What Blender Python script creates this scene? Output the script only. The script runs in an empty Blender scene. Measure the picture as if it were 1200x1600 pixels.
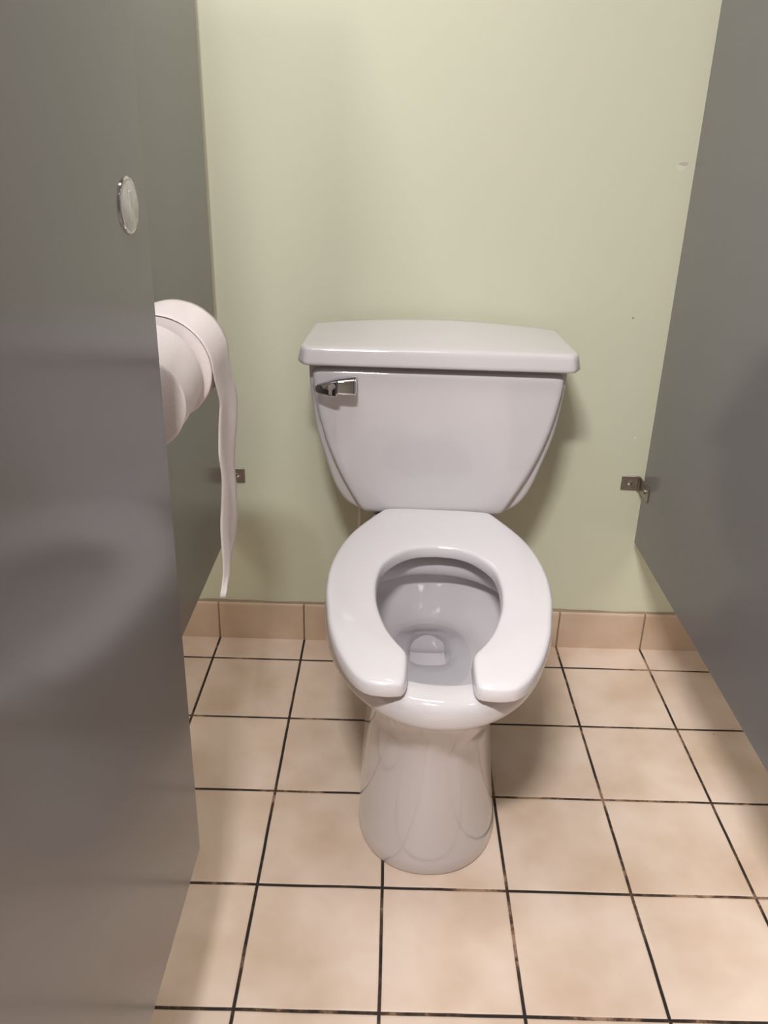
import bpy, bmesh, math, random
from mathutils import Vector, Matrix
random.seed(7)
sc = bpy.context.scene
C = sc.collection

# ------------------------------------------------------------------ camera
cam_d = bpy.data.cameras.new('camera')
cam_d.sensor_fit = 'VERTICAL'; cam_d.sensor_height = 24.0
cam_d.lens = 1256.374 / 1600 * 24.0
cam_d.shift_x = -19.071 / 1600; cam_d.shift_y = -61.348 / 1600
cam_d.clip_start = 0.02
cam = bpy.data.objects.new('camera', cam_d); C.objects.link(cam)
R3 = Matrix(((0.9995023, -0.0307860, -0.0068780), (0.0054326, 0.3827711, -0.9238272), (0.0310737, 0.9233301, 0.3827479)))
cam.matrix_world = Matrix.Translation((-0.0843, -1.6643, 1.1402)) @ R3.to_4x4()
sc.camera = cam

# ------------------------------------------------------------------ view, world, lights
sc.view_settings.view_transform = 'Standard'
sc.view_settings.look = 'None'
sc.view_settings.gamma = 1.0
sc.view_settings.use_curve_mapping = False
sc.view_settings.exposure = 1.13
w = bpy.data.worlds.new('room_air'); sc.world = w; w.use_nodes = True
w.node_tree.nodes['Background'].inputs[0].default_value = (1.0, 0.93, 0.84, 1)
w.node_tree.nodes['Background'].inputs[1].default_value = 0.02

CEIL = 2.45
def area(name, x, y, lx, ly, power, col=(1.0, 0.975, 0.985)):
    d = bpy.data.lights.new(name, 'AREA'); d.shape = 'RECTANGLE'; d.size = lx; d.size_y = ly
    d.energy = power; d.color = col
    o = bpy.data.objects.new(name, d); C.objects.link(o); o.location = (x, y, CEIL - 0.09)
    return o
area('fluorescent_lamp', -0.34, -1.95, 0.38, 0.14, 31)
area('overhead_fill', -0.28, -0.80, 0.80, 0.30, 4)  # soft overhead fill light, added for top-down shading; no known fixture here
area('fluorescent_lamp', 1.35, -1.75, 1.15, 0.16, 10)
area('fluorescent_lamp', -2.05, -1.75, 1.15, 0.16, 10)

# ------------------------------------------------------------------ materials
def nmat(name):
    m = bpy.data.materials.new(name); m.use_nodes = True
    return m, m.node_tree.nodes, m.node_tree.links, m.node_tree.nodes['Principled BSDF']

def simple(name, col, rough=0.5, metal=0.0, spec=0.5, coat=0.0, noise=0.0, nscale=20, bump=0.0, bscale=200, sss=0.0):
    m, n, l, b = nmat(name)
    b.inputs['Base Color'].default_value = (*col, 1)
    b.inputs['Roughness'].default_value = rough
    b.inputs['Metallic'].default_value = metal
    b.inputs['Specular IOR Level'].default_value = spec
    b.inputs['Coat Weight'].default_value = coat
    b.inputs['Coat Roughness'].default_value = 0.03
    if sss:
        b.inputs['Subsurface Weight'].default_value = sss
        b.inputs['Subsurface Radius'].default_value = (0.01, 0.008, 0.006)
    tc = n.new('ShaderNodeTexCoord')
    if noise:
        t = n.new('ShaderNodeTexNoise'); t.inputs['Scale'].default_value = nscale; t.inputs['Detail'].default_value = 3
        l.new(tc.outputs['Object'], t.inputs['Vector'])
        mx = n.new('ShaderNodeMix'); mx.data_type = 'RGBA'
        mx.inputs[6].default_value = (*[c * (1 - noise) for c in col], 1)
        mx.inputs[7].default_value = (*[min(1, c * (1 + noise)) for c in col], 1)
        l.new(t.outputs['Fac'], mx.inputs[0]); l.new(mx.outputs[2], b.inputs['Base Color'])
    if bump:
        t2 = n.new('ShaderNodeTexNoise'); t2.inputs['Scale'].default_value = bscale; t2.inputs['Detail'].default_value = 4
        l.new(tc.outputs['Object'], t2.inputs['Vector'])
        bp = n.new('ShaderNodeBump'); bp.inputs['Strength'].default_value = bump; bp.inputs['Distance'].default_value = 0.001
        l.new(t2.outputs['Fac'], bp.inputs['Height']); l.new(bp.outputs['Normal'], b.inputs['Normal'])
    return m

PITCH = 0.206; OX = 0.489; Y1 = 0.0835

def mth(n, l, op, a, b=None, c=None, clamp=False):
    k = n.new('ShaderNodeMath'); k.operation = op; k.use_clamp = clamp
    for i, v in enumerate((a, b, c)):
        if v is None: continue
        if isinstance(v, (int, float)): k.inputs[i].default_value = v
        else: l.new(v, k.inputs[i])
    return k.outputs[0]

def tile_mat(name, horizontal, base=(0.73, 0.59, 0.485)):
    m, n, l, b = nmat(name)
    tc = n.new('ShaderNodeTexCoord'); sp = n.new('ShaderNodeSeparateXYZ')
    wob = n.new('ShaderNodeTexNoise'); wob.inputs['Scale'].default_value = 9; wob.inputs['Detail'].default_value = 2
    l.new(tc.outputs['Object'], wob.inputs['Vector'])
    l.new(tc.outputs['Object'], sp.inputs[0])
    wv = mth(n, l, 'MULTIPLY', mth(n, l, 'SUBTRACT', wob.outputs['Fac'], 0.5), 0.0022)
    def edge(coord, off):
        u = mth(n, l, 'DIVIDE', mth(n, l, 'ADD', mth(n, l, 'ADD', coord, off), wv), PITCH)
        f = mth(n, l, 'FRACT', u)
        d = mth(n, l, 'MULTIPLY', mth(n, l, 'MINIMUM', f, mth(n, l, 'SUBTRACT', 1.0, f)), PITCH)
        return d, mth(n, l, 'FLOOR', u), f
    dx, ix, fx = edge(sp.outputs[0], OX + 10 * PITCH)
    if horizontal:
        dy, iy, fy = edge(sp.outputs[1], Y1 + 30 * PITCH)
        d = mth(n, l, 'MINIMUM', dx, dy)
    else:
        d = dx; iy = None
    gw = 0.0026 if horizontal else 0.0019
    mr = n.new('ShaderNodeMapRange'); mr.interpolation_type = 'SMOOTHSTEP'
    mr.inputs['From Min'].default_value = gw - 0.0006; mr.inputs['From Max'].default_value = gw + 0.0007
    l.new(d, mr.inputs['Value'])
    istile = mr.outputs[0]
    # tile body: soft mottling plus a slightly different shade per tile
    ns = n.new('ShaderNodeTexNoise'); ns.inputs['Scale'].default_value = 7; ns.inputs['Detail'].default_value = 3; ns.inputs['Roughness'].default_value = 0.5
    l.new(tc.outputs['Object'], ns.inputs['Vector'])
    cr = n.new('ShaderNodeValToRGB')
    e = cr.color_ramp.elements
    e[0].position = 0.30; e[0].color = (base[0] * 0.82, base[1] * 0.76, base[2] * 0.68, 1)
    e[1].position = 0.62; e[1].color = (*base, 1)
    l.new(ns.outputs['Fac'], cr.inputs[0])
    cb = n.new('ShaderNodeCombineXYZ'); l.new(ix, cb.inputs[0])
    if iy is not None: l.new(iy, cb.inputs[1])
    wn = n.new('ShaderNodeTexWhiteNoise'); wn.noise_dimensions = '3D'; l.new(cb.outputs[0], wn.inputs['Vector'])
    tv = mth(n, l, 'MULTIPLY_ADD', wn.outputs['Value'], 0.07, 0.95)
    hs = n.new('ShaderNodeHueSaturation'); l.new(cr.outputs[0], hs.inputs['Color']); l.new(tv, hs.inputs['Value'])
    # small dark specks
    vo = n.new('ShaderNodeTexVoronoi'); vo.inputs['Scale'].default_value = 7.0
    l.new(tc.outputs['Object'], vo.inputs['Vector'])
    sk = mth(n, l, 'LESS_THAN', vo.outputs['Distance'], 0.011)
    m2 = n.new('ShaderNodeMix'); m2.data_type = 'RGBA'; l.new(sk, m2.inputs[0]); l.new(hs.outputs[0], m2.inputs[6])
    m2.inputs[7].default_value = (0.16, 0.10, 0.06, 1)
    # grout: near-black grime worn back to tan in places
    gn = n.new('ShaderNodeTexNoise'); gn.inputs['Scale'].default_value = 5.5; gn.inputs['Detail'].default_value = 6; gn.inputs['Roughness'].default_value = 0.75
    l.new(tc.outputs['Object'], gn.inputs['Vector'])
    g2 = n.new('ShaderNodeValToRGB'); ge = g2.color_ramp.elements
    if horizontal:
        ge[0].position = 0.47; ge[0].color = (0.018, 0.011, 0.008, 1)
        ge[1].position = 0.60; ge[1].color = (0.30, 0.19, 0.12, 1)
        k = ge.new(0.53); k.color = (0.07, 0.038, 0.022, 1)
    else:
        ge[0].position = 0.3; ge[0].color = (0.10, 0.06, 0.035, 1)
        ge[1].position = 0.7; ge[1].color = (0.30, 0.21, 0.13, 1)
    l.new(gn.outputs['Fac'], g2.inputs[0])
    m3 = n.new('ShaderNodeMix'); m3.data_type = 'RGBA'; l.new(istile, m3.inputs[0]); l.new(g2.outputs[0], m3.inputs[6]); l.new(m2.outputs[2], m3.inputs[7])
    l.new(m3.outputs[2], b.inputs['Base Color'])
    rr = mth(n, l, 'MULTIPLY_ADD', istile, -0.42, 0.85); l.new(rr, b.inputs['Roughness'])
    b.inputs['Specular IOR Level'].default_value = 0.45
    bp = n.new('ShaderNodeBump'); bp.inputs['Strength'].default_value = 0.6; bp.inputs['Distance'].default_value = 0.0012
    m4 = n.new('ShaderNodeMapRange'); m4.interpolation_type = 'SMOOTHSTEP'; m4.inputs['From Min'].default_value = gw - 0.001; m4.inputs['From Max'].default_value = gw + 0.003
    l.new(d, m4.inputs['Value'])
    hb = mth(n, l, 'ADD', m4.outputs[0], mth(n, l, 'MULTIPLY', ns.outputs['Fac'], 0.25))
    l.new(hb, bp.inputs['Height']); l.new(bp.outputs['Normal'], b.inputs['Normal'])
    return m

def wall_mat():
    m, n, l, b = nmat('green_wall_paint')
    tc = n.new('ShaderNodeTexCoord')
    ns = n.new('ShaderNodeTexNoise'); ns.inputs['Scale'].default_value = 3; l.new(tc.outputs['Object'], ns.inputs['Vector'])
    mx = n.new('ShaderNodeMix'); mx.data_type = 'RGBA'
    mx.inputs[6].default_value = (0.605, 0.615, 0.465, 1); mx.inputs[7].default_value = (0.64, 0.645, 0.49, 1)
    l.new(ns.outputs['Fac'], mx.inputs[0])
    last = mx.outputs[2]
    # scuffs: pale scraped patch, two chips
    nz = n.new('ShaderNodeTexNoise'); nz.inputs['Scale'].default_value = 130; l.new(tc.outputs['Object'], nz.inputs['Vector'])
    for (x, z, r, col, sx) in ((0.462, 1.109, 0.010, (0.68, 0.67, 0.56), 1.0), (0.466, 1.1135, 0.004, (0.50, 0.48, 0.37), 0.35),
                               (0.411, 0.812, 0.0035, (0.36, 0.26, 0.16), 1.6), (0.453, 0.548, 0.0038, (0.80, 0.78, 0.66), 1.6)):
        mp = n.new('ShaderNodeMapping'); mp.vector_type = 'POINT'
        mp.inputs['Location'].default_value = (-x * sx, 0, -z); mp.inputs['Scale'].default_value = (sx, 0, 1)
        l.new(tc.outputs['Object'], mp.inputs['Vector'])
        vl = n.new('ShaderNodeVectorMath'); vl.operation = 'LENGTH'; l.new(mp.outputs[0], vl.inputs[0])
        dd = mth(n, l, 'ADD', vl.outputs['Value'], mth(n, l, 'MULTIPLY', nz.outputs['Fac'], r * 1.2))
        k = mth(n, l, 'LESS_THAN', dd, r * 1.35)
        q = n.new('ShaderNodeMix'); q.data_type = 'RGBA'; l.new(k, q.inputs[0]); l.new(last, q.inputs[6]); q.inputs[7].default_value = (*col, 1)
        last = q.outputs[2]
    l.new(last, b.inputs['Base Color'])
    b.inputs['Roughness'].default_value = 0.5; b.inputs['Specular IOR Level'].default_value = 0.35
    t2 = n.new('ShaderNodeTexNoise'); t2.inputs['Scale'].default_value = 160; t2.inputs['Detail'].default_value = 3; l.new(tc.outputs['Object'], t2.inputs['Vector'])
    bp = n.new('ShaderNodeBump'); bp.inputs['Strength'].default_value = 0.12; bp.inputs['Distance'].default_value = 0.001
    l.new(t2.outputs['Fac'], bp.inputs['Height']); l.new(bp.outputs['Normal'], b.inputs['Normal'])
    return m

def partition_mat():
    m, n, l, b = nmat('grey_partition_enamel')
    tc = n.new('ShaderNodeTexCoord')
    ns = n.new('ShaderNodeTexNoise'); ns.inputs['Scale'].default_value = 4; ns.inputs['Detail'].default_value = 2; l.new(tc.outputs['Object'], ns.inputs['Vector'])
    mx = n.new('ShaderNodeMix'); mx.data_type = 'RGBA'
    mx.inputs[6].default_value = (0.185, 0.180, 0.182, 1); mx.inputs[7].default_value = (0.200, 0.195, 0.198, 1)
    l.new(ns.outputs['Fac'], mx.inputs[0])
    vo = n.new('ShaderNodeTexVoronoi'); vo.inputs['Scale'].default_value = 5; l.new(tc.outputs['Object'], vo.inputs['Vector'])
    sk = mth(n, l, 'LESS_THAN', vo.outputs['Distance'], 0.008)
    q = n.new('ShaderNodeMix'); q.data_type = 'RGBA'; l.new(sk, q.inputs[0]); l.new(mx.outputs[2], q.inputs[6]); q.inputs[7].default_value = (0.06, 0.05, 0.045, 1)
    l.new(q.outputs[2], b.inputs['Base Color'])
    b.inputs['Roughness'].default_value = 0.17; b.inputs['Specular IOR Level'].default_value = 0.5
    t2 = n.new('ShaderNodeTexNoise'); t2.inputs['Scale'].default_value = 5; t2.inputs['Detail'].default_value = 1; l.new(tc.outputs['Object'], t2.inputs['Vector'])
    bp = n.new('ShaderNodeBump'); bp.inputs['Strength'].default_value = 0.2; bp.inputs['Distance'].default_value = 0.003
    l.new(t2.outputs['Fac'], bp.inputs['Height']); l.new(bp.outputs['Normal'], b.inputs['Normal'])
    return m

def water_mat():
    m = bpy.data.materials.new('clear_water'); m.use_nodes = True
    n = m.node_tree.nodes; l = m.node_tree.links; n.clear()
    out = n.new('ShaderNodeOutputMaterial'); mix = n.new('ShaderNodeMixShader')
    tr = n.new('ShaderNodeBsdfTransparent'); tr.inputs[0].default_value = (0.965, 0.972, 0.985, 1)
    gl = n.new('ShaderNodeBsdfGlossy'); gl.inputs['Roughness'].default_value = 0.02
    fr = n.new('ShaderNodeFresnel'); fr.inputs[0].default_value = 1.33
    l.new(fr.outputs[0], mix.inputs[0]); l.new(tr.outputs[0], mix.inputs[1]); l.new(gl.outputs[0], mix.inputs[2]); l.new(mix.outputs[0], out.inputs[0])
    return m

M_floor = tile_mat('beige_floor_tile', True)
M_base = tile_mat('beige_base_tile', False, (0.62, 0.475, 0.355))
M_wall = wall_mat()
M_part = partition_mat()
M_plain = simple('cream_room_paint', (0.42, 0.40, 0.33), 0.7, noise=0.03, nscale=3)
M_front = simple('brown_front_wall_paint', (0.20, 0.18, 0.15), 0.7, noise=0.05, nscale=3)
M_ceil = simple('white_ceiling_board', (0.80, 0.78, 0.75), 0.8, bump=0.3, bscale=60)
M_china = simple('white_vitreous_china', (0.62, 0.59, 0.595), 0.08, spec=0.5, coat=0.15, noise=0.012, nscale=5)
M_seat = simple('white_seat_plastic', (0.71, 0.68, 0.69), 0.14, spec=0.5, coat=0.2, noise=0.01, nscale=6)
M_chrome = simple('polished_chrome', (0.62, 0.62, 0.63), 0.05, metal=1.0, noise=0.03, nscale=30)
M_worn = simple('worn_chrome_bracket', (0.36, 0.33, 0.30), 0.32, metal=1.0, noise=0.25, nscale=90)
M_brushed = simple('brushed_steel_disc', (0.70, 0.69, 0.66), 0.42, metal=0.45, noise=0.35, nscale=70)
M_dark = simple('dark_recess', (0.03, 0.028, 0.025), 0.5, noise=0.1)
M_paper = simple('white_tissue', (0.80, 0.73, 0.71), 0.95, spec=0.1, noise=0.02, nscale=40, bump=0.6, bscale=350)
M_core = simple('tan_cardboard', (0.45, 0.33, 0.22), 0.9, noise=0.08)
M_water = water_mat()
M_caulk = simple('aged_caulk', (0.30, 0.225, 0.15), 0.7, noise=0.4, nscale=14)
M_hose = simple('ivory_supply_tube', (0.72, 0.68, 0.58), 0.3, noise=0.03)

# ------------------------------------------------------------------ helpers
def obj(name, bm, mat, parent=None, smooth=True, angle=35):
    me = bpy.data.meshes.new(name); bm.normal_update(); bm.to_mesh(me); bm.free()
    o = bpy.data.objects.new(name, me); C.objects.link(o)
    me.materials.append(mat)
    if parent is not None: o.parent = parent
    if smooth:
        me.polygons.foreach_set('use_smooth', [True] * len(me.polygons))
        me.set_sharp_from_angle(angle=math.radians(angle))
    return o
def bevel(o, wd, seg=3, ang=40):
    b = o.modifiers.new('bevel', 'BEVEL'); b.width = wd; b.segments = seg; b.limit_method = 'ANGLE'; b.angle_limit = math.radians(ang)
    b.harden_normals = False
    return o
def thing(name, label, cat, loc=(0, 0, 0), group=None):
    o = bpy.data.objects.new(name, None); C.objects.link(o); o.location = loc
    o.empty_display_size = 0.05
    o['label'] = label; o['category'] = cat
    if group: o['group'] = group
    return o
def struct(name, bm, mat, smooth=False):
    o = obj(name, bm, mat, None, smooth); o['kind'] = 'structure'; return o
def box(bm, x0, x1, y0, y1, z0, z1):
    v = [bm.verts.new((x, y, z)) for x in (x0, x1) for y in (y0, y1) for z in (z0, z1)]
    for f in ((0, 1, 3, 2), (4, 6, 7, 5), (0, 4, 5, 1), (2, 3, 7, 6), (0, 2, 6, 4), (1, 5, 7, 3)):
        bm.faces.new([v[i] for i in f])
    return bm
def boxm(*a): return box(bmesh.new(), *a)
def loft(bm, rings, cap0=True, cap1=True, closed=True):
    vs = [[bm.verts.new(p) for p in r] for r in rings]
    n = len(vs[0])
    for a, b in zip(vs, vs[1:]):
        for i in range(n if closed else n - 1):
            j = (i + 1) % n
            bm.faces.new((a[i], a[j], b[j], b[i]))
    if cap0: bm.faces.new(list(reversed(vs[0])))
    if cap1: bm.faces.new(vs[-1])
    bmesh.ops.recalc_face_normals(bm, faces=bm.faces)
    return vs
def lathe(bm, prof, axis, org, seg=48, scale=(1, 1)):
    """prof: (radius, distance along axis); axis 'x','y','z'"""
    rings = []
    for r, h in prof:
        ring = []
        for i in range(seg):
            a = 2 * math.pi * i / seg; c, s = math.cos(a) * r * scale[0], math.sin(a) * r * scale[1]
            p = {'x': (h, c, s), 'y': (c, h, s), 'z': (c, s, h)}[axis]
            ring.append(tuple(org[k] + p[k] for k in range(3)))
        rings.append(ring)
    loft(bm, rings); return bm
def catmull(pts, n, closed=False):
    out = []; m = len(pts)
    rng = range(m) if closed else range(m - 1)
    for i in rng:
        if closed: p = [pts[(i + k) % m] for k in (-1, 0, 1, 2)]
        else: p = [pts[max(0, min(m - 1, i + k))] for k in (-1, 0, 1, 2)]
        for q in range(n):
            t = q / n
            out.append(tuple(0.5 * (2 * b + (c - a) * t + (2 * a - 5 * b + 4 * c - d) * t * t + (3 * b - a - 3 * c + d) * t ** 3)
                             for a, b, c, d in zip(*p)))
    if not closed: out.append(tuple(pts[-1]))
    return out
def resample(pts, n):
    """closed polygon to n points evenly along its length"""
    P = [Vector(p) for p in pts]; P.append(P[0])
    L = [0]
    for a, b in zip(P, P[1:]): L.append(L[-1] + (b - a).length)
    out = []; k = 0
    for i in range(n):
        s = L[-1] * i / n
        while L[k + 1] < s: k += 1
        t = (s - L[k]) / max(1e-9, L[k + 1] - L[k])
        out.append(P[k].lerp(P[k + 1], t))
    return out
def inset2(pts, d):
    """offset a closed 2D polygon inwards by d"""
    n = len(pts); out = []
    ar = sum(pts[i][0] * pts[(i + 1) % n][1] - pts[(i + 1) % n][0] * pts[i][1] for i in range(n))
    sg = 1 if ar > 0 else -1
    for i in range(n):
        a = Vector(pts[i - 1][:2]); b = Vector(pts[(i + 1) % n][:2]); t = (b - a).normalized()
        nn = Vector((-t.y, t.x)) * sg
        out.append(Vector(pts[i][:2]) + nn * d)
    for _ in range(int(abs(d) * 700)):                 # relax the offset so tight corners do not fold
        out = [out[i] * 0.5 + (out[i - 1] + out[(i + 1) % n]) * 0.25 for i in range(n)]
    return out
def round_poly(corners, radii, seg=6):
    """2D polygon with rounded corners"""
    out = []; n = len(corners)
    for i, (c, r) in enumerate(zip(corners, radii)):
        c = Vector(c); a = Vector(corners[i - 1]); b = Vector(corners[(i + 1) % n])
        u = (a - c).normalized(); v = (b - c).normalized()
        if r <= 0: out.append(c); continue
        ang = u.angle(v); d = r / math.tan(ang / 2)
        p0 = c + u * d; p1 = c + v * d
        for k in range(seg + 1):
            t = k / seg
            out.append(p0 * (1 - t) ** 2 + c * 2 * t * (1 - t) + p1 * t * t)
    return out

# ------------------------------------------------------------------ room shell
WY = 0.010
struct('floor', boxm(-2.7, 2.7, -4.0, WY, -0.05, 0.0), M_floor)
struct('wall_back', boxm(-2.7, 2.7, WY, WY + 0.1, 0.0, CEIL), M_wall)
struct('wall_left', boxm(-2.8, -2.7, -4.0, WY, 0.0, CEIL), M_plain)
struct('wall_right', boxm(2.7, 2.8, -4.0, WY, 0.0, CEIL), M_plain)
struct('wall_front', boxm(-2.7, 2.7, -4.1, -4.0, 0.0, CEIL), M_front)
struct('ceiling', boxm(-2.8, 2.8, -4.1, WY + 0.1, CEIL, CEIL + 0.05), M_ceil)
# tiled base along the back wall, its top edge rounded back to the wall
bm = bmesh.new()
prof = [(WY, 0.0), (0.0, 0.0), (0.0, 0.094), (0.001, 0.0972), (0.0035, 0.099), (0.0065, 0.0995), (WY, 0.0995)]
loft(bm, [[(-2.7, y, z) for y, z in prof], [(2.7, y, z) for y, z in prof]])
struct('baseboard_back', bm, M_base)
# uneven line of old caulk where the paint meets the tiles
bm = bmesh.new(); rings = []
for i in range(541):
    x = -2.7 + 5.4 * i / 540
    h = 0.0022 + 0.0013 * math.sin(x * 23) + 0.0009 * math.sin(x * 61 + 1) + 0.0004 * random.random()
    h = max(0.0008, h)
    rings.append([(x, WY + .001, 0.0990), (x, 0.0035, 0.0990), (x, 0.0050, 0.0990 + h * .7), (x, WY - 0.001, 0.0995 + h), (x, WY + .001, 0.0995 + h)])
loft(bm, rings)
struct('trim_1', bm, M_caulk, True)

# ------------------------------------------------------------------ partitions and door
def wall_bracket(parent, wx, side, z, panel_x, reach=0.036):
    """stirrup: one ear screwed to the wall, the other to the panel face; side = +1 when the wall ear points to +x"""
    h = 0.034
    f = 0.0022
    bm = bmesh.new()
    x1 = wx
    # L-shaped strip with a rounded bend, extruded in z
    pts = [(x1, WY - 0.0005), (panel_x + side * 0.004, WY - 0.0005), (panel_x + side * 0.0002, WY - 0.005), (panel_x + side * 0.0002, -reach),
           (panel_x + side * (0.0002 + f), -reach), (panel_x + side * (0.0002 + f), -0.000), (panel_x + side * 0.007, WY - 0.0005 - f - 0.001), (x1, WY - 0.0005 - f)]
    loft(bm, [[(x, y, z - h / 2) for x, y in pts], [(x, y, z + h / 2) for x, y in pts]])
    b = obj('wall_bracket', bm, M_worn, parent); bevel(b, 0.0007, 2)
    cx = (x1 + panel_x) / 2 + side * 0.002
    bm = bmesh.new(); lathe(bm, [(0.0062, WY - 0.0025), (0.0062, WY - 0.0042), (0.0048, WY - 0.006), (0.002, WY - 0.0068)], 'y', (cx, 0, z), 24)
    obj('bolt', bm, M_chrome, b)
    bm = bmesh.new(); px = panel_x + side * (f)
    lathe(bm, [(0.0058, 0), (0.0058, side * 0.002), (0.0046, side * 0.0036), (0.0018, side * 0.0042)], 'x', (px, -reach * 0.62, z), 24)
    obj('bolt', bm, M_worn, b)
    return b

PX_L = -0.455; PX_R = 0.479
t = thing('partition_panel', 'grey stall side panel on the left, behind the toilet paper rolls', 'partition', (PX_L, 0, 0.296))
def panel(x0, x1, y0, y1, z0, z1, parent, name='panel'):
    lx, ly, lz = parent.location
    o = obj(name, boxm(x0 - lx, x1 - lx, y0 - ly, y1 - ly, z0 - lz, z1 - lz), M_part, parent)
    bevel(o, 0.0022, 3); return o
PX_L0 = PX_L; PX_L = -0.452
t.location.x = PX_L
lean = panel(PX_L - 0.026, PX_L, -1.52, -0.0165, 0.296, 1.80, t)
lean.rotation_euler.y = -0.0073                                # the panel leans very slightly outwards
b = wall_bracket(t, -0.413, 1, 0.429, PX_L)
b.location = (-PX_L, 0, -0.296)
t = thing('partition_panel', 'grey stall side panel on the right, bracketed to the green wall', 'partition', (PX_R, 0, 0.302))
panel(PX_R, PX_R + 0.026, -1.52, -0.0165, 0.302, 1.80, t)
b = wall_bracket(t, 0.437, -1, 0.440, PX_R, 0.064)
b.location = (-PX_R, 0, -0.302)
# open door
DX = -0.323
t = thing('stall_door', 'grey stall door standing open in the left foreground, round metal disc on it', 'door', (DX, -0.865, 0.258))
panel(DX - 0.026, DX, -1.475, -0.865, 0.258, 1.80, t, 'door_panel')
bm = bmesh.new()
lathe(bm, [(0.0245, 0.0), (0.0245, 0.0010), (0.0236, 0.0020), (0.0222, 0.0022), (0.0216, 0.0016), (0.004, 0.0016)], 'x', (0.0, 0, 0), 64)
lp = obj('latch_plate', bm, M_chrome, t); lp.location = (0.0, -0.921 + 0.865, 1.079 - 0.258); lp['label'] = 'round worn steel latch plate'
bm = bmesh.new(); lathe(bm, [(0.0213, 0.0012), (0.0213, 0.0021), (0.0205, 0.0025), (0.004, 0.0029)], 'x', (0, 0, 0), 48)
obj('disc_face', bm, M_brushed, lp)
bm = bmesh.new(); box(bm, 0.0024, 0.0033, -0.0040, 0.0040, -0.0125, 0.0125)
bevel(obj('turn_bar', bm, M_brushed, lp), 0.0004, 2)

# pilaster the door hangs from (just outside the picture, beside the camera) keeps the door from floating
t = thing('pilaster', 'grey upright pilaster at the hinge side of the open stall door', 'partition', (-0.41, -1.51, 0))
panel(PX_L - 0.05, DX - 0.002, -1.545, -1.485, 0.0, 1.80, t, 'post')

t = thing('pilaster', 'grey upright pilaster closing the stall front on the right side', 'partition', (0.39, -1.51, 0))
panel(0.34, PX_R + 0.05, -1.545, -1.523, 0.0, 1.80, t, 'post')

# ------------------------------------------------------------------ toilet
toilet = thing('toilet', 'white two-piece toilet with open-front seat standing against the green wall', 'toilet', (0, 0, 0))
N = 128
def egg(z, w, yc, lf, lb, nf=2.0, nb=2.0, xo=0.0):
    r = []
    for i in range(N):
        a = 2 * math.pi * i / N; c, s = math.cos(a), math.sin(a)
        e = nf if c > 0 else nb
        x = w * math.copysign(abs(s) ** (2 / e), s)
        y = yc - (lf if c > 0 else lb) * math.copysign(abs(c) ** (2 / e), c)
        r.append((x + xo, y, z))
    return r
RIMZ = 0.425
rings = []
# pedestal, foot to neck
for z, wd, fr, nf in ((0.0, 0.1205, -0.673, 2.15), (0.004, 0.1225, -0.676, 2.15), (0.03, 0.1215, -0.678, 2.15), (0.09, 0.1165, -0.684, 2.15), (0.16, 0.109, -0.694, 2.15),
                      (0.22, 0.103, -0.703, 2.15), (0.27, 0.099, -0.711, 2.15), (0.300, 0.099, -0.718, 2.1)):
    yc = -0.535
    rings.append(egg(z, wd, yc, abs(fr) + yc, 0.33, nf, 5, -0.004 if z > .05 else -0.002))
# swelling out beneath the rim
rings.append(egg(0.318, 0.114, -0.520, 0.206, 0.32, 2.05, 4))
rings.append(egg(0.334, 0.135, -0.500, 0.230, 0.30, 2.05, 3.2))
rings.append(egg(0.350, 0.157, -0.480, 0.256, 0.28, 2.05, 2.8))
rings.append(egg(0.364, 0.171, -0.465, 0.281, 0.275, 2.1, 2.6))
rings.append(egg(0.375, 0.180, -0.455, 0.300, 0.275, 2.1, 2.5))
for z, d in ((0.379, 0.0045), (0.383, 0.0015), (0.389, 0.0003), (0.398, 0.0), (0.408, 0.001), (0.415, 0.0035), (0.4205, 0.008), (0.424, 0.015), (RIMZ, 0.024)):
    rings.append(egg(z, 0.191 - d, -0.450, 0.318 - d, 0.275 - d, 2.12, 2.5))
# across the rim top to the opening
rings.append(egg(RIMZ, 0.156, -0.528, 0.198, 0.198, 2.1, 2.2))
rings.append(egg(RIMZ - 0.001, 0.151, -0.530, 0.191, 0.192, 2.1, 2.2))
rings.append(egg(RIMZ - 0.005, 0.148, -0.530, 0.187, 0.188, 2.1, 2.2))
rings.append(egg(RIMZ - 0.020, 0.147, -0.530, 0.190, 0.186, 2.1, 2.2))
rings.append(egg(RIMZ - 0.034, 0.148, -0.530, 0.190, 0.186, 2.1, 2.2))
rings.append(egg(RIMZ - 0.038, 0.152, -0.530, 0.194, 0.190, 2.1, 2.2))
rings.append(egg(RIMZ - 0.034, 0.172, -0.530, 0.212, 0.212, 2.1, 2.2))
# bowl surface down to the water and the sump
for a in ((0.374, 0.171, -0.528, 0.212, 0.215, 2.1, 2.2), (0.347, 0.139, -0.516, 0.200, 0.202, 2.2, 2.1), (0.315, 0.106, -0.490, 0.178, 0.174, 2.2, 2.1),
          (0.285, 0.087, -0.455, 0.145, 0.133, 2.1, 2.1), (0.262, 0.070, -0.408, 0.112, 0.086, 2.2, 2.2), (0.245, 0.056, -0.370, 0.082, 0.060, 2.5, 2.4),
          (0.232, 0.046, -0.350, 0.060, 0.048, 2.9, 2.3), (0.218, 0.0410, -0.342, 0.055, 0.044, 3.4, 2.6), (0.200, 0.0395, -0.340, 0.053, 0.060, 3.6, 2.8),
          (0.190, 0.037, -0.338, 0.050, 0.075, 3.6, 2.6), (0.187, 0.034, -0.285, 0.022, 0.021, 9, 2.6), (0.182, 0.034, -0.285, 0.020, 0.021, 9, 2.6), (0.10, 0.033, -0.285, 0.020, 0.021, 9, 2.6)):
    rings.append(egg(*a))
bm = bmesh.new(); loft(bm, rings)
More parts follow.
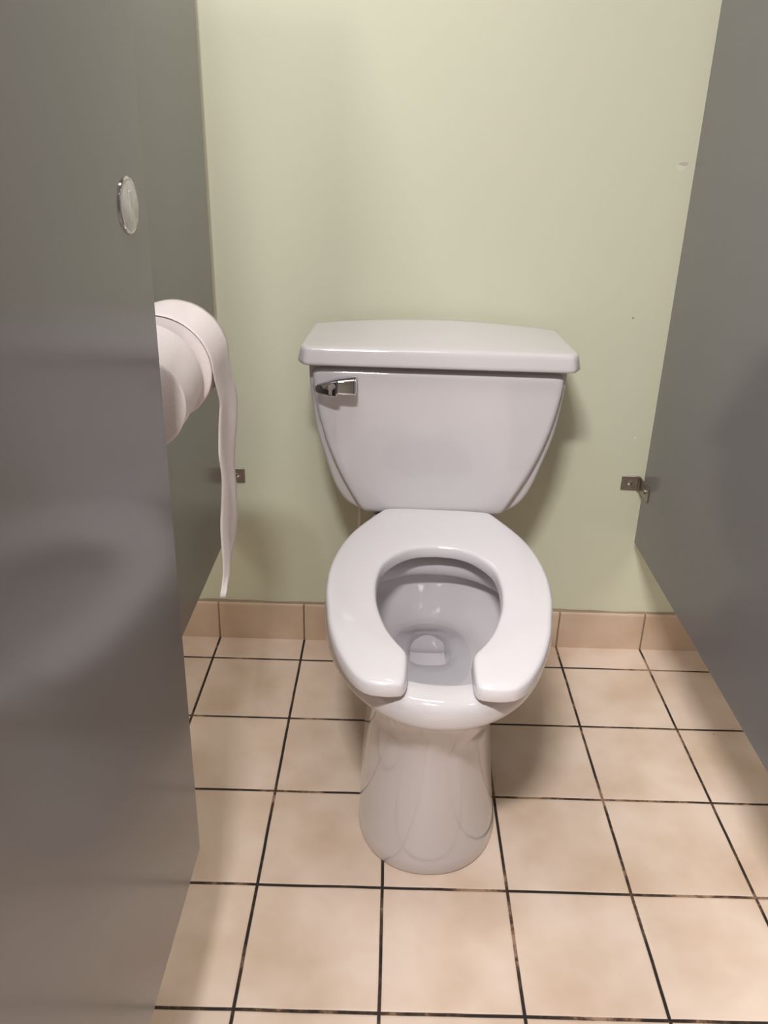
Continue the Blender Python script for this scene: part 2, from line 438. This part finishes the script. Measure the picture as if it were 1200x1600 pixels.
# shelf under the tank, fused with the back of the bowl
def rrect(w, y0, y1, z, r=0.03):
    return [(p.x, p.y, z) for p in round_poly([(-w, y0), (w, y0), (w, y1), (-w, y1)], [r] * 4, 8)]
loft(bm, [rrect(0.088, -0.30, -0.05, 0.0), rrect(0.088, -0.30, -0.05, 0.28), rrect(0.095, -0.30, -0.04, 0.33), rrect(0.112, -0.30, -0.028, 0.375), rrect(0.118, -0.29, -0.025, 0.40),
          rrect(0.118, -0.29, -0.025, 0.432), rrect(0.114, -0.285, -0.03, 0.4365)])
obj('bowl', bm, M_china, toilet, angle=50)

bm = bmesh.new()
loft(bm, [egg(0.2660, 0.0735, -0.415, 0.1185, 0.094, 2.2, 2.2), egg(0.2665, 0.0738, -0.415, 0.119, 0.0945, 2.2, 2.2)], cap0=False)
obj('water', bm, M_water, toilet)

# tank: body outline and raised front panel
def outline(half, ztop, zbot, rtop):
    """half: (x, z) from top corner down to bottom corner"""
    pts = catmull(half, 8)
    right = [(x, z) for x, z in pts]
    # rounded top corner
    x0 = right[0][0]
    top = [(x0 - rtop, ztop)] + [(x0 - rtop + rtop * math.sin(a), ztop - rtop + rtop * math.cos(a)) for a in (math.pi / 8 * k for k in range(1, 4))]
    right = top + [p for p in right if p[1] < ztop - rtop * 1.01]
    bx, bz = right[-1]
    right += [(bx - 0.004, zbot + 0.002), (bx - 0.014, zbot)]
    full = [(0, ztop)] + right + [(0, zbot)] + [(-x, z) for x, z in reversed(right)]
    return [(v.x, v.y) for v in resample([(x, z, 0) for x, z in full], 160)]
body = outline([(0.2455, .762), (0.2440, .71), (0.2375, .65), (0.2300, .607), (0.2170, .563), (0.2030, .517), (0.1870, .482), (0.166, .458), (0.142, .447)], 0.765, 0.439, 0.006)
face = outline([(0.2360, .739), (0.2345, .706), (0.2240, .645), (0.2085, .590), (0.1875, .538), (0.1660, .496), (0.1500, .468), (0.1440, .458)], 0.742, 0.450, 0.013)
def ringxz(pts, y, d=0.0, bulge=0):
    q = inset2(pts, d) if d else [Vector(p) for p in pts]
    return [(p.x, y - (0.5 * bulge * max(0, 1 - (p.x / 0.24) ** 2)), p.y) for p in q]
bm = bmesh.new()
rings = [ringxz(body, -0.016, 0.014), ringxz(body, -0.020, 0.008), ringxz(body, -0.16, 0.0), ringxz(body, -0.178, 0.0), ringxz(body, -0.186, 0.0015), ringxz(body, -0.190, 0.004), ringxz(body, -0.1915, 0.008)]
rings += [ringxz(face, -0.1925, -0.0015), ringxz(face, -0.1980, 0.0, .001), ringxz(face, -0.2045, 0.0012, .002), ringxz(face, -0.2078, 0.0040, .003), ringxz(face, -0.2092, 0.0085, .004), ringxz(face, -0.2095, 0.016, .004)]
for s in (0.75, 0.5, 0.25):
    last = ringxz(face, -0.2095, 0.016)
    rings.append([(x * s, y - 0.0006 * (1 - s), 0.6 + (z - 0.6) * s) for x, y, z in last])
loft(bm, rings)
obj('tank', bm, M_china, toilet, angle=60)

# tank lid
plan = [(v.x, v.y) for v in resample([(p.x, p.y, 0) for p in round_poly(
    [(-0.2560, -0.008), (0.2560, -0.008), (0.2635, -0.205), (0.2490, -0.2275), (-0.2490, -0.2275), (-0.2635, -0.205)], [0.006, 0.006, 0.007, 0.007, 0.007, 0.007], 6)], 200)]
def lring(d, z, s=1.0):
    q = inset2(plan, d) if d else [Vector(p) for p in plan]
    out = []
    for p in q:
        x, y = p.x * s, -0.118 + (p.y + 0.118) * s
        k = max(0.0, 1 - (x / 0.262) ** 2) * min(1, max(0, (y + 0.2275) / 0.2)) if z > 0.77 else 0
        rise = 0.0 * min(1, max(0, (y + 0.2275) / 0.2)) if z > 0.77 else 0
        out.append((x, y, z + 0.016 * k + rise))
    return out
bm = bmesh.new()
rings = [lring(0.020, 0.756), lring(0.006, 0.7515), lring(0.002, 0.7525), lring(0.0002, 0.7555), lring(0.0004, 0.7600), lring(0.0030, 0.7750), lring(0.0040, 0.7805), lring(0.0060, 0.7835), lring(0.0090, 0.7850), lring(0.017, 0.7856)]
for s in (0.85, 0.65, 0.45, 0.25, 0.08):
    rings.append([(x, y, z + 0.0012 * (1 - s)) for x, y, z in lring(0.017, 0.7858, s)])
loft(bm, rings)
obj('tank_lid', bm, M_china, toilet, angle=50)

# flush lever
bm = bmesh.new()
def rr_x(x, yc, zc, hy, hz, r):
    return [(x, p.x + 0.24 * (p.y - zc), p.y) for p in round_poly([(yc - hy, zc - hz), (yc + hy, zc - hz), (yc + hy, zc + hz), (yc - hy, zc + hz)], [r] * 4, 4)]
loft(bm, [rr_x(-0.1520, -0.224, 0.7175, 0.010, 0.0125, 0.004), rr_x(-0.1505 - 0.003, -0.227, 0.7175, 0.0135, 0.0150, 0.005), rr_x(-0.158, -0.228, 0.7172, 0.0145, 0.0148, 0.005),
          rr_x(-0.186, -0.230, 0.7160, 0.0130, 0.0130, 0.005), rr_x(-0.1885, -0.2300, 0.7155, 0.0105, 0.0105, 0.004)])
h = obj('flush_lever', bm, M_chrome, toilet)
h['label'] = 'chrome flush lever'
bm = bmesh.new()
loft(bm, [rr_x(-0.1865, -0.2320, 0.7145, 0.0120, 0.0140, 0.003), rr_x(-0.189, -0.2350, 0.7142, 0.0125, 0.0145, 0.003), rr_x(-0.200, -0.2365, 0.7135, 0.0105, 0.0130, 0.004),
          rr_x(-0.213, -0.2370, 0.7130, 0.0080, 0.0100, 0.0035), rr_x(-0.2245, -0.2370, 0.7125, 0.0055, 0.0070, 0.003), rr_x(-0.2275, -0.2370, 0.7122, 0.0025, 0.0040, 0.0015)])
obj('handle', bm, M_chrome, h)

# seat: open front, built in its own axes then turned a little
half_out = [(0.000, -0.181), (0.050, -0.181), (0.094, -0.184), (0.106, -0.189), (0.116, -0.205), (0.1385, -0.246), (0.160, -0.292), (0.1755, -0.343), (0.1855, -0.400), (0.1890, -0.455), (0.1865, -0.512), (0.1790, -0.562), (0.1705, -0.612),
            (0.1555, -0.665), (0.1400, -0.703), (0.1235, -0.733), (0.106, -0.752), (0.088, -0.758), (0.070, -0.7585)]
half_in = [(0.0545, -0.7550), (0.0495, -0.745), (0.0480, -0.725), (0.0482, -0.686), (0.0530, -0.670), (0.0640, -0.652), (0.0790, -0.622), (0.0910, -0.585), (0.1005, -0.543), (0.1045, -0.500), (0.1040, -0.462), (0.0985, -0.424),
           (0.0850, -0.394), (0.0620, -0.365), (0.0350, -0.349), (0.000, -0.3435)]
def resample_open(pts, n):
    P = [Vector((x, y, 0)) for x, y in pts]; L = [0]
    for p, q in zip(P, P[1:]): L.append(L[-1] + (q - p).length)
    out = []; k = 0
    for i in range(n):
        d = min(L[-1] * i / (n - 1), L[-1] - 1e-7)
        while L[k + 1] < d: k += 1
        v = P[k].lerp(P[k + 1], (d - L[k]) / max(1e-9, L[k + 1] - L[k])); out.append((v.x, v.y))
    return out
NS = 120
TILT = 0.026
def lift(p):                                                    # outline of the slightly raised rear, measured along the seat
    r = TILT * (p[1] + 0.76)
    return (p[0] * (1 - 0.9 * r), p[1] - 2.15 * r)
half_out = [lift(p) for p in half_out]; half_in = [lift(p) for p in half_in]
tip = ((half_out[-1][0] + half_in[0][0]) / 2, (half_out[-1][1] + half_in[0][1]) / 2 - 0.0005)
so_ = resample_open(catmull(half_out + [tip], 6), NS)          # back centre -> prong tip, outside
si_ = resample_open(catmull([tip] + half_in, 6), NS)            # prong tip -> back centre, inside
full = so_ + si_[1:]                                            # right half, ends on the axis
full = full + [(-x, y) for x, y in reversed(full)][1:-1]
NF = len(full)
def sring(d, z):
    q = inset2(full, d) if d else [Vector(p) for p in full]
    return [(p.x, p.y, z) for p in q]
prof = [(0.002, 0.4282), (-0.0010, 0.4288), (-0.0018, 0.4305), (-0.0008, 0.4395), (-0.0001, 0.4450), (0.0009, 0.4472), (0.0026, 0.4491), (0.0050, 0.4502), (0.0080, 0.4507)]
bm = bmesh.new()
vs = loft(bm, [sring(d, z) for d, z in prof], cap0=False, cap1=False)
HALF = 2 * NS - 2                                               # index of the inner point on the axis
def seat_cap(ring, dome, K):
    """close the U between its outer and inner edge, strip by strip, crowned across its width"""
    def col(k, side):
        o = ring[k] if side > 0 else ring[(NF - k) % NF]
        i = ring[HALF - k] if side > 0 else ring[(HALF + k) % NF]
        return o, i
    mid = {}
    for side in (1, -1):
        prev = None
        for k in range(NS):
            o, i = col(k, side)
            if k == NS - 1: cur = [o] * (K + 1)
            elif k == 0 and side == -1: cur = mid[0]
            else:
                wd = (o.co - i.co).length
                h = min(dome, dome * wd / 0.05)
                cur = [o] + [bm.verts.new(o.co.lerp(i.co, j / K) + Vector((0, 0, h * (1 - (2 * j / K - 1) ** 2)))) for j in range(1, K)] + [i]
            if k == 0 and side == 1: mid[0] = cur
            if prev:
                for j in range(K):
                    f = []
                    for v_ in (prev[j], prev[j + 1], cur[j + 1], cur[j]):
                        if v_ not in f: f.append(v_)
                    if len(f) > 2: bm.faces.new(f)
            prev = cur
seat_cap(vs[-1], 0.0016, 6); seat_cap(vs[0], 0.0, 1)
bmesh.ops.recalc_face_normals(bm, faces=bm.faces)
seat = obj('seat', bm, M_seat, toilet, angle=60)
yaw = -0.0310
seat.location = (0.0000, 0, 0)
seat.matrix_local = Matrix.Translation((0.0, -0.55, 0)) @ Matrix.Rotation(yaw, 4, 'Z') @ Matrix.Translation((0.0, -0.21, 0.4282)) @ Matrix.Rotation(TILT, 4, 'X') @ Matrix.Translation((0.0, 0.76, -0.4282))
# bumpers between seat and rim
for s in (-1, 1):
    bm = bmesh.new(); box(bm, s * 0.155 - 0.008, s * 0.155 + 0.008, -0.60, -0.575, 0.4195, 0.429)
    bevel(obj('bumper', bm, M_seat, seat), 0.001, 2)
# hinge posts hidden under the rear of the seat
for s in (-1, 1):
    bm = bmesh.new(); lathe(bm, [(0.012, 0.411), (0.012, 0.432)], 'z', (s * 0.07, -0.225, 0), 20)
    obj('hinge', bm, M_seat, seat)

# ------------------------------------------------------------------ water supply behind the toilet
sup = thing('supply_line', 'thin pale water supply tube rising to the tank, left behind the toilet', 'pipe', (-0.149, -0.05, 0.17))
bm = bmesh.new(); lathe(bm, [(0.0042, -0.002), (0.0042, 0.284)], 'z', (0, 0, 0), 16)
obj('tube', bm, M_hose, sup)
bm = bmesh.new(); lathe(bm, [(0.012, -0.03), (0.014, -0.02), (0.014, 0.0), (0.009, 0.008), (0.007, 0.02)], 'z', (0, 0, 0), 24)
lathe(bm, [(0.0085, 0.0), (0.0085, 0.052)], 'y', (0, 0, -0.012), 20)
lathe(bm, [(0.026, 0.058), (0.024, 0.053), (0.012, 0.049)], 'y', (0, 0, -0.012), 32)
v = obj('stop_valve', bm, M_chrome, sup)
bm = bmesh.new(); lathe(bm, [(0.006, -0.045), (0.017, -0.042), (0.018, -0.034), (0.010, -0.030), (0.005, -0.01)], 'y', (0, 0, -0.012), 24, (1, 0.6))
obj('knob', bm, M_chrome, v)

# ------------------------------------------------------------------ toilet paper
disp = thing('paper_dispenser', 'double toilet paper holder mounted on the left panel, under the rolls', 'dispenser', (PX_L, -0.67, 0.855))
AX, AZ = -0.391, 0.855
bm = bmesh.new(); box(bm, 0.0005, 0.004, -0.145, 0.145, -0.035, 0.035)
bevel(obj('backplate', bm, M_worn, disp), 0.001, 2)
for y in (-0.128, 0.130):
    bm = bmesh.new(); box(bm, 0.003, 0.086, y - 0.002, y + 0.002, -0.014, 0.014)
    bevel(obj('arm', bm, M_worn, disp), 0.0008, 2)
bm = bmesh.new(); lathe(bm, [(0.006, -0.127), (0.006, 0.129)], 'y', (AX - PX_L, 0, 0), 20)
obj('spindle', bm, M_worn, disp)

def roll_mesh(y0, y1, r0, r1, c0, c1, seed):
    """hollow roll between front face y0 and back face y1; radii and centres may differ where the roll has slumped"""
    rnd = random.Random(seed); ph = [rnd.random() * 6 for _ in range(6)]
    S = 120
    def ring(t, r, hole=False):
        cx = c0[0] + (c1[0] - c0[0]) * t; cz = c0[1] + (c1[1] - c0[1]) * t; y = y0 + (y1 - y0) * t
        out = []
        for i in range(S):
            a = 2 * math.pi * i / S
            rr = r * (1 + (0 if hole else 0.006 * math.sin(3 * a + ph[0]) + 0.004 * math.sin(5 * a + ph[1] + t * 2)))
            out.append((cx + rr * math.cos(a), y, cz + rr * math.sin(a)))
        return out
    R = lambda t: r0 + (r1 - r0) * t
    bm = bmesh.new()
    rings = [ring(0, 0.021, True), ring(0, 0.024), ring(0, (0.024 + R(0)) / 2), ring(0, R(0) - 0.0022), ring(0.004, R(0) - 0.0008)]
    rings += [ring(t, R(t) + (0.0010 * math.sin(t * 14 + seed) * (1 - t))) for t in (0.015, 0.06, 0.12, 0.2, 0.3, 0.45, 0.6, 0.8, 0.95)]
    rings += [ring(0.996, R(1) - 0.001), ring(1, R(1) - 0.002), ring(1, 0.024), ring(1, 0.021, True)]
    vs = loft(bm, rings, cap0=False, cap1=False)
    for i in range(S):
        j = (i + 1) % S; bm.faces.new((vs[0][j], vs[0][i], vs[-1][i], vs[-1][j]))
    bmesh.ops.recalc_face_normals(bm, faces=bm.faces)
    return bm
def core_mesh(y0, y1, c):
    bm = bmesh.new(); prof = [(0.0208, y0 + .0005), (0.0208, y1 - .0005), (0.0195, y1 - .0005), (0.0195, y0 + .0005)]
    rings = [[(c[0] + r * math.cos(2 * math.pi * i / 48), y, c[1] + r * math.sin(2 * math.pi * i / 48)) for i in range(48)] for r, y in prof]
    vs = loft(bm, rings, False, False)
    for i in range(48):
        j = (i + 1) % 48; bm.faces.new((vs[-1][i], vs[-1][j], vs[0][j], vs[0][i]))
    bmesh.ops.recalc_face_normals(bm, faces=bm.faces); return bm
FR = 0.0705; FC = (-0.3895, 0.8560)
t = thing('toilet_paper_roll', 'larger toilet paper roll further back, with a long sheet hanging down', 'toilet paper', (0, 0, 0), 'toilet paper rolls in the double holder')
obj('paper', roll_mesh(-0.660, -0.552, FR, FR, FC, FC, 3), M_paper, t, angle=50)
obj('core', core_mesh(-0.660, -0.552, FC), M_core, t)
# hanging sheet: wraps the top of the roll, then falls with wavy torn edges to a point
L_edge = [(0.845, -0.6585), (0.808, -0.642), (0.766, -0.648), (0.739, -0.657), (0.701, -0.651), (0.654, -0.650), (0.607, -0.657), (0.563, -0.664), (0.548, -0.672), (0.541, -0.679), (0.534, -0.683)]
R_edge = [(0.849, -0.556), (0.821, -0.540), (0.801, -0.527), (0.782, -0.526), (0.731, -0.553), (0.705, -0.558), (0.655, -0.557), (0.638, -0.564), (0.601, -0.558), (0.573, -0.570), (0.551, -0.605), (0.542, -0.655), (0.534, -0.6815)]
def edge_at(e, z):
    if z >= e[0][0]: return e[0][1]
    for (z0, y0), (z1, y1) in zip(e, e[1:]):
        if z1 <= z <= z0:
            k = (z0 - z) / (z0 - z1); return y0 + (y1 - y0) * k
    return e[-1][1]
rows = []
for i in range(22):                       # over the roll
    a = math.radians(150 - 150 * i / 21); rr = FR + 0.0007 + 0.0010 * (i / 21)
    wob = 0.0010 * math.sin(i * 1.7) + 0.0007 * math.sin(i * 3.1)
    rows.append([(FC[0] + rr * math.cos(a), -0.6608 + (0.107 + wob) * k / 10, FC[1] + rr * math.sin(a)) for k in range(11)])
xs = FC[0] + FR + 0.0017
zt = FC[1]
for i in range(1, 71):
    z = zt - (zt - 0.5345) * i / 70
    yl, yr = edge_at(L_edge, z), edge_at(R_edge, z)
    f = min(1, (zt - z) / 0.05)
    rows.append([(xs + f * (0.0030 * math.sin(k * 0.75 + z * 9) + 0.0016 * math.sin(z * 47 + k * .4)), yl + (yr - yl) * k / 10, z) for k in range(11)])
bm = bmesh.new(); vs = loft(bm, rows, False, False, closed=False)
sh = obj('hanging_sheet', bm, M_paper, t, angle=80)
so = sh.modifiers.new('solid', 'SOLIDIFY'); so.thickness = 0.0005; so.offset = 1
sh['label'] = 'long torn paper sheet hanging down'

t = thing('toilet_paper_roll', 'smaller toilet paper roll nearer the door, partly used, no sheet hanging', 'toilet paper', (0, 0, 0), 'toilet paper rolls in the double holder')
NC0 = (-0.3835, 0.8480); NC1 = (-0.3985, 0.8500)
obj('paper', roll_mesh(-0.778, -0.664, 0.0590, 0.0690, NC0, NC1, 8), M_paper, t, angle=50)
obj('core', core_mesh(-0.776, -0.666, ((NC0[0] + NC1[0]) / 2, (NC0[1] + NC1[1]) / 2)), M_core, t)
